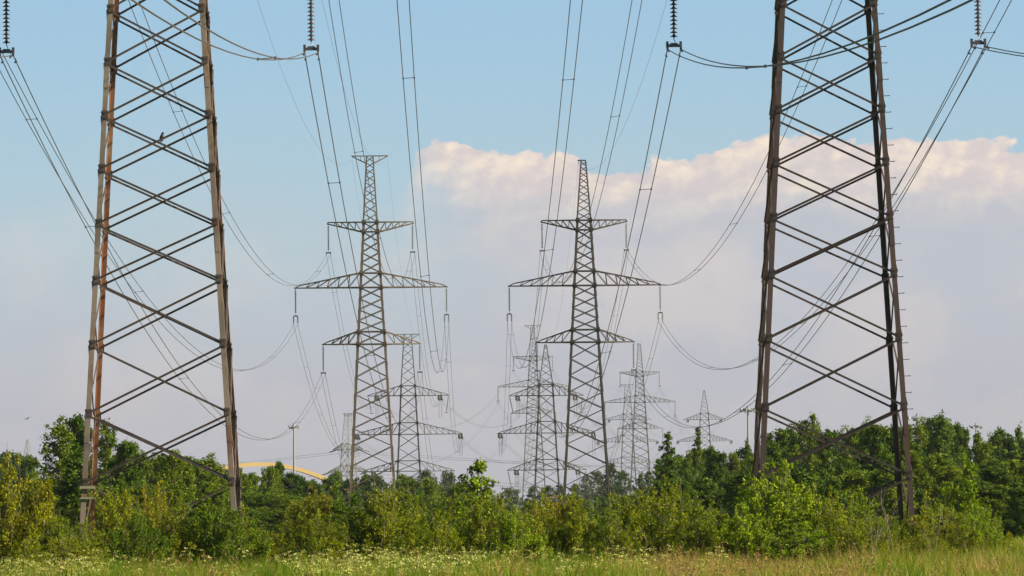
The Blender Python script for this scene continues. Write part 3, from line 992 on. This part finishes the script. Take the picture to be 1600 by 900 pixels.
# front row of bushes: (photo column, top row, width px, distance, sort, label)
bl = "olive leaved bush in the long thicket at the pylons' feet"
front = [
    (18, 718, 120, 178, "yellow0", "tall yellow-olive bush at the thicket's end beside the dark birches"),
    (62, 762, 70, 182, "yellow0", None), (-20, 745, 90, 186, "olive3", None),
    (92, 806, 70, 176, "olive2", None), (132, 814, 80, 180, "olive3", None),
    (178, 764, 90, 186, "olive4", None), (208, 802, 90, 178, "deep2", None), (240, 760, 80, 190, "yellow0", None),
    (268, 782, 90, 180, "olive0", None), (305, 786, 100, 184, "deep0", None), (348, 774, 110, 180, "deep1", None),
    (378, 796, 80, 182, "olive1", None), (120, 836, 90, 172, "olive4", None), (60, 838, 90, 174, "olive0", None),
    (415, 832, 90, 184, "olive2", None), (445, 815, 80, 188, "olive0", None),
    (480, 775, 70, 190, "orange0", "tall ochre tinted bush at the thicket's gap below the bridge"),
    (510, 768, 60, 188, "orange1", "ochre tinted bush with sunlit tip before the T-topped pylon's leg"),
    (500, 800, 90, 181, "olive3", None), (556, 770, 120, 184, "deep2", None), (600, 760, 110, 182, "olive2", None),
    (628, 762, 80, 186, "olive4", None), (664, 790, 90, 180, "olive0", None), (694, 798, 80, 184, "deep0", None),
    (716, 768, 60, 190, "olive2", None),
    (744, 724, 62, 187, "birchy", "slender sapling rising above the thicket between the two lines"),
    (760, 770, 90, 182, "olive4", None), (804, 796, 80, 180, "green0", None), (836, 776, 90, 184, "olive0", None),
    (866, 780, 80, 186, "orange1", "ochre flecked bush under the squat pointed pylon"),
    (892, 770, 80, 182, "olive2", None), (922, 790, 90, 184, "deep1", None), (958, 778, 80, 180, "olive1", None),
    (992, 766, 90, 186, "olive4", None), (1034, 760, 120, 182, "olive0", None), (1062, 764, 90, 184, "olive2", None),
    (1092, 778, 90, 180, "olive3", None), (1132, 804, 80, 184, "deep2", None), (1165, 786, 90, 180, "green1", None),
    (1180, 752, 90, 194, "green0", "leafy green bush hugging the inner legs of the step-bolt pylon"),
    (1222, 722, 110, 191, "green1", "tall bright green bush beside the step-bolt pylon's inner leg"),
    (1270, 756, 100, 188, "green2", "bright green bush in the middle between the step-bolt pylon's legs"),
    (1312, 772, 90, 186, "olive0", None), (1345, 768, 70, 190, "green0", None), (1376, 806, 80, 182, "olive4", None),
    (1418, 818, 70, 190, "olive2", None), (1452, 776, 80, 186, "olive1", None),
    (1503, 724, 84, 188, "green2", "tall light green poplar-like bush beyond the step-bolt leg"),
    (1488, 790, 90, 183, "olive3", None), (1530, 786, 70, 186, "green1", None), (1550, 804, 50, 190, "olive0", None),
    (1440, 822, 90, 178, "olive1", None), (1340, 824, 100, 178, "olive2", None), (1250, 816, 110, 179, "green1", None),
]
for px, py, wd, Y, k, lab in front:
    w = pxw(wd, Y) * 1.45
    h = top_h(px, py, Y) * (0.95 if not lab or "sapling" not in lab else 1.0)
    sort = {"g": "fresh green", "d": "deep green", "y": "yellow-olive"}.get(k[0], "olive leaved")
    zone = ("under the crow pylon" if px < 400 else "before the T-topped pylons" if px < 745 else "before the pointed pylons" if px < 1150 else "around the step-bolt pylon")
    plant("bush", BUSH[k], gx(px, Y), Y, h, w, lab or f"{sort} bush in the thicket {zone}", "bush", None if lab else f"{sort} bushes in the thicket {zone}", FP)
# second row of lower bushes filling in behind and before
for i in range(44):
    px = -30 + 1600 * (i + rnd.uniform(0, 1)) / 44
    if 402 < px < 440 or px > 1540 or 112 < px < 138 or 1385 < px < 1440:
        continue
    Y = rnd.uniform(186, 214)
    py = rnd.uniform(798, 842)
    k = rnd.choice(["olive0", "olive1", "olive3", "deep0", "deep1", "deep2"] if px < 1150 else ["olive0", "green0", "green1", "green2", "olive3"])
    sort = {"g": "fresh green", "d": "deep green", "y": "yellow-olive"}.get(k[0], "olive leaved")
    zone = ("under the crow pylon" if px < 400 else "before the T-topped pylons" if px < 745 else "before the pointed pylons" if px < 1150 else "around the step-bolt pylon")
    plant("bush", BUSH[k], gx(px, Y), Y, top_h(px, py, Y), pxw(105, Y) * rnd.uniform(1.1, 1.5), f"{sort} bush in the thicket {zone}", "bush", f"{sort} bushes in the thicket {zone}", FP)

# woods: (columns, tops) profiles, each planted with separate trees
def interp(pts, x):
    for (x0, y0), (x1, y1) in zip(pts, pts[1:]):
        if x0 <= x <= x1:
            return y0 + (y1 - y0) * (x - x0) / (x1 - x0)
    return pts[0][1] if x < pts[0][0] else pts[-1][1]

def wood(n, x0, x1, prof, Y0, Y1, kinds, wpx, label, group, drop=(0, 26)):
    for i in range(n):
        px = x0 + (x1 - x0) * (i + rnd.uniform(0.1, 0.9)) / n
        Y = rnd.uniform(Y0, Y1)
        py = interp(prof, px) + rnd.uniform(*drop)
        k = rnd.choice(kinds)
        h = top_h(px, py, Y)
        w = pxw(wpx * rnd.uniform(0.65, 1.4), Y)
        plant("tree", TREE[k], gx(px, Y), Y, h, w, label, "tree", group, TP)

# left: named trees
for px, py, wd, Y, k, lab in [
    (92, 664, 78, 380, "birch0", "tall ragged birch-like tree beside the crow pylon's outer leg"),
    (118, 656, 80, 390, "dark1", "tallest dark tree just outside the crow pylon's legs"),
    (168, 662, 56, 420, "birch1", "loose leaved tree framed just inside the crow pylon's rusty leg"),
    (196, 694, 70, 400, "dark0", "dark low tree inside the crow pylon's frame below the loose leaved one"),
    (128, 712, 90, 370, "dark2", "dark broad tree low behind the crow pylon's outer leg"),
    (1050, 680, 38, 520, "poplar0", "narrow dark poplar at the wood's edge by the hazy pointed pylon"),
    (1086, 672, 26, 540, "poplar1", "thin pointed poplar in front of the lone hazy pylon"),
    (1168, 690, 22, 560, "spruce0", "thin spire-topped tree under the slim lighting mast"),
]:
    plant("tree", TREE[k], gx(px, Y), Y, top_h(px, py, Y), pxw(wd, Y) * 1.25, lab, "tree", None, TP)
wood(9, 205, 345, [(200, 694), (250, 692), (300, 706), (350, 722)], 420, 560, ["round0", "round1", "round2", "birch0", "dark0"], 80,
     "mid green tree of the wood seen through the crow pylon's frame", "trees through the crow pylon's frame")
wood(7, 160, 340, [(160, 745), (340, 745)], 330, 400, ["round0", "round1", "birch0", "round2"], 85,
     "lower green tree behind the thicket under the crow pylon", "lower trees under the crow pylon")
wood(14, 345, 520, [(340, 728), (400, 738), (435, 722), (470, 746), (520, 742)], 560, 720, ["round0", "round1", "round2", "dark1", "dark2"], 62,
     "green round tree of the wood below the yellow arch bridge", "trees below the yellow bridge", (0, 18))
wood(9, 350, 530, [(350, 770), (530, 775)], 420, 520, ["round0", "round2", "round1", "birch1"], 80,
     "low leafy tree in front of the wood below the yellow bridge", "low trees below the yellow bridge", (0, 20))
wood(12, 510, 735, [(500, 736), (530, 738), (600, 742), (680, 745), (720, 755)], 640, 900, ["round0", "dark0", "far0", "round1", "far1"], 60,
     "tree of the wood behind the feet of the two T-topped pylons", "trees behind the T-topped pylons", (0, 14))
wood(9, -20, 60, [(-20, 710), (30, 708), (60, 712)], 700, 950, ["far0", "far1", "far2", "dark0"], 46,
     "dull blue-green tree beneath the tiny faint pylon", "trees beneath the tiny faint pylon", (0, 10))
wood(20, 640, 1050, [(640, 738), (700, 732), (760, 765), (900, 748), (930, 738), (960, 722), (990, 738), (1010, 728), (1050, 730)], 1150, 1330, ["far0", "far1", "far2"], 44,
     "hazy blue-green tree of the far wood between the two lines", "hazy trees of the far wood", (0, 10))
wood(8, 760, 1010, [(760, 782), (1010, 772)], 700, 900, ["round0", "far1", "dark1"], 56,
     "low tree behind the thicket under the pointed pylons", "low trees under the pointed pylons", (0, 12))
wood(13, 1030, 1195, [(1030, 722), (1060, 712), (1100, 696), (1150, 700), (1195, 690)], 440, 600, ["dark0", "dark1", "round1", "dark2", "round2"], 70,
     "green tree at the dark wood's edge before the step-bolt pylon's inner leg", "trees at the dark wood's edge", (0, 30))
wood(8, 1030, 1190, [(1030, 752), (1190, 738)], 380, 430, ["dark0", "dark2", "dark1"], 84,
     "low dark tree at the dark wood's edge beside the thicket", "low trees at the dark wood's edge", (0, 20))
wood(16, 1190, 1420, [(1190, 672), (1230, 668), (1270, 650), (1300, 655), (1330, 664), (1360, 652), (1380, 650), (1420, 668)], 430, 600, ["dark0", "dark1", "birch0", "round2", "birch1", "dark2"], 70,
     "tall tree of the dark wood seen between the step-bolt pylon's legs", "tall trees between the step-bolt legs", (0, 26))
wood(9, 1190, 1420, [(1190, 735), (1420, 730)], 380, 430, ["dark0", "dark2", "dark1", "round0"], 88,
     "low tree of the dark wood between the step-bolt pylon's legs", "low trees between the step-bolt legs", (0, 20))
wood(17, 1420, 1630, [(1420, 654), (1450, 652), (1480, 656), (1520, 660), (1545, 680), (1570, 668), (1600, 668), (1630, 670)], 480, 640, ["dark0", "dark1", "dark2", "birch0", "spruce0"], 66,
     "tall dark tree of the wood beyond the step-bolt pylon's outer leg", "tall trees beyond the step-bolt pylon", (0, 22))
wood(11, 1425, 1630, [(1425, 706), (1460, 712), (1630, 718)], 400, 470, ["round0", "round1", "dark2", "round2"], 80,
     "lower green tree before the dark wood beyond the step-bolt pylon", "lower trees beyond the step-bolt pylon", (0, 22))
wood(6, 1500, 1630, [(1500, 748), (1630, 752)], 360, 395, ["dark0", "dark1", "dark2"], 90,
     "low dark tree at the open meadow's far edge", "low trees at the open meadow's edge", (0, 14))

# ------------------------------------------------------------------ ground, meadow
mb = MB()
mb.v = [(-1500, -300, 0), (1500, -300, 0), (1500, 3150, 0), (-1500, 3150, 0)]
mb.f = [(0, 1, 2, 3)]
tag(mb.build("ground", M["ground"]), kind="structure")

def meadow():
    rng = np.random.default_rng(11)
    def strip(n, ymin, ymax, hmin, hmax, wid, xpad=2.0, xr=None):
        Y = rng.uniform(ymin ** 0.5, ymax ** 0.5, n) ** 2
        if xr is None:
            x = rng.uniform(-1, 1, n) * (Y * 0.088 + xpad) + Y * 0.007
        else:
            x = rng.uniform(xr[0], xr[1], n)
        return Y, x, rng.uniform(hmin, hmax, n), np.full(n, wid)
    parts = [strip(150000, 60, 120, 0.3, 0.8, 0.0125), strip(240000, 110, 182, 0.32, 0.86, 0.019), strip(40000, 182, 235, 0.3, 0.8, 0.03), strip(26000, 235, 380, 0.3, 0.8, 0.06, xr=(15, 40))]
    Y = np.concatenate([p[0] for p in parts]); x = np.concatenate([p[1] for p in parts])
    h = np.concatenate([p[2] for p in parts]); wd = np.concatenate([p[3] for p in parts])
    n = len(Y)
    # clumps: blades lean out from, and grow higher at, tussock centres
    K = 5200
    cy = rng.uniform(60 ** 0.5, 235 ** 0.5, K) ** 2
    cx = rng.uniform(-1, 1, K) * (cy * 0.088 + 2) + cy * 0.007
    pick = rng.integers(0, K, n)
    use = (rng.uniform(size=n) < 0.6) & (Y < 235)
    sp = rng.normal(size=(n, 2)) * 0.17
    x = np.where(use, cx[pick] + sp[:, 0], x); Y = np.where(use, cy[pick] + sp[:, 1] * 1.4, Y)
    tall = rng.uniform(0.5, 1.4, K)
    h = np.where(use, h * tall[pick], h * 0.95)
    h *= 0.80 + 0.34 * np.sin(x * 1.1 + Y * 0.11) * np.sin(Y * 0.23 + 1.3 * np.sin(x * 0.5)) + 0.12 * np.sin(x * 3.1 + 2 * np.sin(Y * 0.7))
    a = rng.uniform(0, 2 * np.pi, n)
    lean = rng.uniform(0.08, 0.62, n) * h
    dx, dy = np.cos(a) * lean, np.sin(a) * lean
    fa = rng.uniform(0, np.pi, n)
    wx, wy = np.cos(fa) * wd * 0.5, np.sin(fa) * wd * 0.25
    P = np.zeros((n, 5, 3))
    P[:, 0] = np.stack([x - wx, Y - wy, np.zeros(n)], 1)
    P[:, 1] = np.stack([x + wx, Y + wy, np.zeros(n)], 1)
    P[:, 2] = np.stack([x + wx * 0.8 + dx * 0.35, Y + wy * 0.8 + dy * 0.35, h * 0.6], 1)
    P[:, 3] = np.stack([x - wx * 0.8 + dx * 0.35, Y - wy * 0.8 + dy * 0.35, h * 0.6], 1)
    P[:, 4] = np.stack([x + dx, Y + dy, h], 1)
    me = bpy.data.meshes.new("meadow_grass")
    me.vertices.add(n * 5); me.loops.add(n * 7); me.polygons.add(n * 2)
    me.vertices.foreach_set("co", P.astype(np.float32).ravel())
    b = (np.arange(n) * 5)[:, None]
    li = (b + np.array([[0, 1, 2, 3, 3, 2, 4]])).astype(np.int32)
    me.loops.foreach_set("vertex_index", li.ravel())
    ls = ((np.arange(n) * 7)[:, None] + np.array([[0, 4]])).astype(np.int32)
    me.polygons.foreach_set("loop_start", ls.ravel())
    v = rng.uniform(0, 1, n)
    at_ = me.attributes.new("var", "FLOAT", "FACE")
    at_.data.foreach_set("value", np.repeat(v, 2).astype(np.float32))
    me.materials.append(M["grass"])
    me.update(calc_edges=True)
    tag(link_mesh("meadow_grass", me), "long green and dry straw-coloured grass of the open meadow", "grass", None, "stuff")

    # dry seed-head stalks, mostly in the right-hand half
    C = []
    for i in range(2600):
        Y = rng.uniform(88, 172)
        px = rng.uniform(-20, 1600)
        d_ = 0.9 if 1040 < px < 1420 else 0.35 if (px > 560 or 180 < px < 420) else 0.12
        if rng.uniform() > d_ * (0.5 + 0.5 * math.sin(px * 0.06 + Y * 0.21)):
            continue
        H = rng.uniform(0.6, 1.15); X = gx(px, Y); lx, ly = rng.normal() * 0.12, rng.normal() * 0.12
        u = rng.uniform(0.35, 1.0, 26)[:, None] ** 0.6
        C.append(np.array([[X, Y, 0.0]]) + u * np.array([[lx, ly, H]]) + rng.normal(size=(26, 3)) * 0.016)
    me = leaf_mesh("seed_heads", np.concatenate(C), 0.045, M["straw"], rng, 0.2, 0.4)
    tag(link_mesh("dry_grass", me), "reddish-brown dry seed-head stalks among the meadow grass", "dry grass", None, "stuff")

    # cow parsley: thin stalks with flat cream heads, in drifts
    C, V = [], []
    for i in range(2600):
        Y = rng.uniform(118, 180)
        px = rng.uniform(-20, 1620)
        dens = 0.08
        if px < 150: dens = 0.65
        elif px < 330: dens = 0.45
        elif 430 < px < 790: dens = 0.95
        elif px < 1010: dens = 0.6
        elif px < 1130: dens = 0.35
        if rng.uniform() > dens * (0.55 + 0.45 * math.sin(px * 0.047 + Y * 0.33) + 0.3 * math.sin(px * 0.013)) - 0.12:
            continue
        H = rng.uniform(0.65, 1.12)
        X = gx(px, Y)
        for k in range(rng.integers(2, 6)):
            ox, oy, oz = rng.normal() * 0.11, rng.normal() * 0.11, rng.uniform(-0.32, 0.0)
            m = rng.integers(9, 18)
            pr = rng.uniform(0.025, 0.05)
            q = rng.normal(size=(m, 3)) * np.array([pr, pr, pr * 0.4]) + np.array([X + ox, Y + oy, H + oz])
            C.append(q)
    C = np.concatenate(C)
    me = leaf_mesh("cow_parsley", C, 0.034, M["umbel"], rng, 0.9, 0.9)
    tag(link_mesh("meadow_flowers", me), "drifts of cream cow parsley heads along the thicket's foot", "wildflowers", None, "stuff")
meadow()

# dry dead stalks standing before the step-bolt pylon's outer leg
def dead_stalk(px, Y, h, seed, label):
    rng = random.Random(seed)
    mb = MB()
    def grow(p, d, L, r, lv):
        q = p + d * L
        m = (p + q) / 2 + Vector((rng.gauss(0, 0.03), rng.gauss(0, 0.03), 0)) * L
        mb.tube([p, m, q], [r, r * 0.8, r * 0.45], 5)
        if lv:
            for k in range(4):
                t = 0.4 + 0.15 * k
                dd = (d + Vector((rng.uniform(-0.8, 0.8), rng.uniform(-0.8, 0.8), 0.2))).normalized()
                grow(p.lerp(q, t), dd, L * rng.uniform(0.3, 0.5), r * 0.5, lv - 1)
    grow(Vector((0, 0, 0)), Vector((rng.uniform(-0.2, 0.2), 0, 1)).normalized(), h, 0.016, 2)
    tag(mb.build("dead_stalk", M["bark"], None, (gx(px, Y), Y, 0)), label, "dead plant", "dead stalks in the dry grass")
dead_stalk(1398, 168, 2.0, 1, "bare branching dead stalk in dry grass before the step-bolt outer leg")
dead_stalk(1452, 172, 1.7, 2, "shorter bare dead stalk in dry grass outside the step-bolt leg")
dead_stalk(1370, 150, 1.5, 3, "leaning bare dead stalk standing deepest in the open meadow's dry grass")

# ------------------------------------------------------------------ air
hz = MB()
hz.box((0, (3200 - 320) / 2, 24.5), (3100, 3520, 51))
hm, ht = new_mat("pale_air")
pv = ht.n("ShaderNodeVolumePrincipled", ins={"Color": (0.80, 0.85, 0.95, 1), "Density": 0.000016, "Anisotropy": 0.0, "Density Attribute": "", "Color Attribute": "", "Temperature Attribute": ""})
hm.cycles.homogeneous_volume = True
ht.n("ShaderNodeOutputMaterial", ins={"Volume": pv.outputs[0]})
ho = hz.build("haze", hm)
tag(ho, kind="stuff")

# ------------------------------------------------------------------ sky and sun
SUN_AZ, SUN_EL = R(100), R(32)
sd = Vector((math.sin(SUN_AZ) * math.cos(SUN_EL), math.cos(SUN_AZ) * math.cos(SUN_EL), math.sin(SUN_EL)))
sun = bpy.data.lights.new("sun", "SUN")
sun.energy = 5.0
sun.angle = R(0.5)
sun.color = (1.0, 0.83, 0.62)
so = bpy.data.objects.new("sun", sun)
COL.objects.link(so)
so.rotation_euler = sd.to_track_quat("Z", "Y").to_euler()

W_ = bpy.data.worlds.new("World")
sc.world = W_
W_.cycles.sampling_method = 'MANUAL'
W_.cycles.sample_map_resolution = 256
W_.use_nodes = True
t = NT(W_.node_tree)
STR = 0.10
EXPO = 2.0
sky = t.n("ShaderNodeTexSky", sky_type="NISHITA", sun_disc=False, sun_elevation=SUN_EL, sun_rotation=SUN_AZ, air_density=1.0, dust_density=1.0, ozone_density=2.0)
g = t.n("ShaderNodeTexCoord").outputs["Generated"]
xyz = t.n("ShaderNodeSeparateXYZ", ins={0: g}).outputs
az = t.math("MULTIPLY", t.math("ARCTAN2", xyz[0], xyz[1]), 57.29578)
el = t.math("MULTIPLY", t.math("ARCSINE", xyz[2]), 57.29578)
def cc(r, g_, b):            # a cloud or air colour given as sRGB 0-255, as radiance over the strength
    def l(x):
        x /= 255
        return (x / 12.92 if x < 0.04045 else ((x + 0.055) / 1.055) ** 2.4) / STR / 2 ** EXPO
    return (l(r), l(g_), l(b), 1)
# direction vector for the noises, in degrees, plus depth so that the pattern never repeats behind
cv = t.n("ShaderNodeCombineXYZ", ins={0: az, 1: t.math("MULTIPLY", el, 1.35), 2: 3.7}).outputs[0]
# clear sky: the sky texture, pulled a little towards the pale blue of this evening
clear = t.mix(0.85, t.mix(1.0, sky.outputs[0], (0.3, 0.3, 0.3, 1), "MULTIPLY"), t.ramp(t.math("DIVIDE", el, 12.0, clamp=True), [(0.0, cc(184, 190, 199)[:3]), (0.22, cc(178, 204, 217)[:3]), (0.38, cc(160, 199, 226)[:3]), (0.7, cc(140, 186, 226)[:3]), (1.0, cc(110, 160, 210)[:3])]))
# height of the cumulus top over azimuth (degrees)
fc = t.n("ShaderNodeFloatCurve")
def azd(px): return math.degrees(math.atan((px - 737) / F))
def eld(px, py):
    d = (f_ + r_ * ((px - 800) / F) - u_ * ((py - 450) / F)).normalized()
    return math.degrees(math.asin(d.z))
prof = [(-600, 640), (300, 620), (560, 520), (628, 330), (650, 256), (666, 222), (690, 207), (722, 212), (745, 226), (800, 238), (860, 238), (905, 246), (925, 262), (960, 264), (1000, 258), (1050, 254), (1100, 246), (1150, 228), (1190, 220), (1240, 216), (1300, 214), (1400, 212), (1450, 222), (1500, 218), (1600, 222), (2200, 230)]
cur = fc.mapping.curves[0]
A0, A1 = azd(-600), azd(2200)
fc.mapping.use_clip = False
pts = [((azd(x) - A0) / (A1 - A0), eld(x, y) / 5.0) for x, y in prof]
cur.points[0].location = pts[0]
cur.points[1].location = pts[-1]
for p in pts[1:-1]:
    cur.points.new(*p)
for p in cur.points:
    p.handle_type = "AUTO_CLAMPED"
fc.mapping.update()
t.put(fc.inputs["Value"], t.math("DIVIDE", t.math("SUBTRACT", az, A0), A1 - A0, clamp=True))
topel = t.math("MULTIPLY_ADD", fc.outputs[0], 5.0, 0.075)
vor = t.n("ShaderNodeTexVoronoi", feature="SMOOTH_F1", ins={"Vector": cv, "Scale": 2.6, "Smoothness": 0.6, "Detail": 3.0, "Roughness": 0.55})
puff = t.math("SUBTRACT", 0.62, vor.outputs["Distance"])
n_big = t.noise(cv, 1.5, 7, 0.62)
edge = t.math("ADD", t.math("MULTIPLY", puff, 0.22), t.math("MULTIPLY_ADD", n_big, 0.34, -0.17))
depth = t.math("ADD", t.math("SUBTRACT", topel, el), edge)          # degrees below the cloud's edge
dens = t.math("MULTIPLY", t.smooth(depth, -0.01, 0.04), t.smooth(t.math("ADD", az, t.math("MULTIPLY_ADD", n_big, 0.5, -0.25)), azd(620), azd(700)))
# light and shade of the puffs
v2 = t.n("ShaderNodeVectorMath", operation="ADD", ins={0: cv, 1: (0.06, -0.08, 0)}).outputs[0]
lit = t.math("SUBTRACT", t.noise(v2, 2.4, 7, 0.56), t.noise(cv, 2.4, 7, 0.56))
lit = t.math("ADD", t.math("MULTIPLY", lit, 2.5), t.math("MULTIPLY_ADD", puff, 0.5, 0.36))
cream = t.mix(t.smooth(lit, -0.15, 1.0), cc(214, 204, 204), cc(255, 238, 214))
veil = t.mix(t.smooth(t.noise(cv, 0.9, 5, 0.55), 0.4, 0.68), cc(188, 193, 202), cc(207, 202, 203))
low = t.mix(t.smooth(el, 0.2, 2.6), cc(180, 180, 187), veil)
fade = t.smooth(t.math("ADD", depth, t.math("MULTIPLY_ADD", n_big, 0.9, -0.45)), 0.18, 0.9)
lowc = t.smooth(t.math("ADD", el, t.math("MULTIPLY_ADD", n_big, 0.7, -0.35)), 3.35, 2.55)
fade = t.math("MAXIMUM", fade, lowc)
# thin veil left of the bank and towards the horizon
vf = t.math("SUBTRACT", 1.0, t.smooth(t.math("ADD", el, t.math("MULTIPLY_ADD", t.noise(cv, 0.7, 5, 0.55), 1.4, -0.7)), 1.0, 3.7))
wisp = t.math("MULTIPLY", t.smooth(t.noise(cv, 1.1, 6, 0.6), 0.55, 0.75), t.math("MULTIPLY", t.math("MULTIPLY", vf, 0.7), t.smooth(el, 1.1, 1.7)))
base = t.mix(vf, clear, low)
base = t.mix(wisp, base, cc(222, 206, 204))
under = t.mix(t.smooth(az, azd(590), azd(860)), base, low)
bank = t.mix(fade, cream, under)
col = t.mix(dens, base, bank)
# below the horizon: plain dull ground glow
col = t.mix(t.smooth(el, -1.0, 0.0), cc(120, 122, 115), col)
bg = t.n("ShaderNodeBackground", ins={"Color": col, "Strength": STR})
t.n("ShaderNodeOutputWorld", ins={"Surface": bg.outputs[0]})

sc.view_settings.view_transform = "Standard"
sc.view_settings.look = "None"
sc.view_settings.exposure = EXPO
sc.view_settings.gamma = 1.0
sc.view_settings.use_curve_mapping = False
sc.cycles.use_denoising = True
sc.cycles.denoiser = "OPENIMAGEDENOISE"
sc.cycles.max_bounces = 4
sc.cycles.transparent_max_bounces = 8
sc.cycles.volume_bounces = 0
sc.cycles.use_adaptive_sampling = True
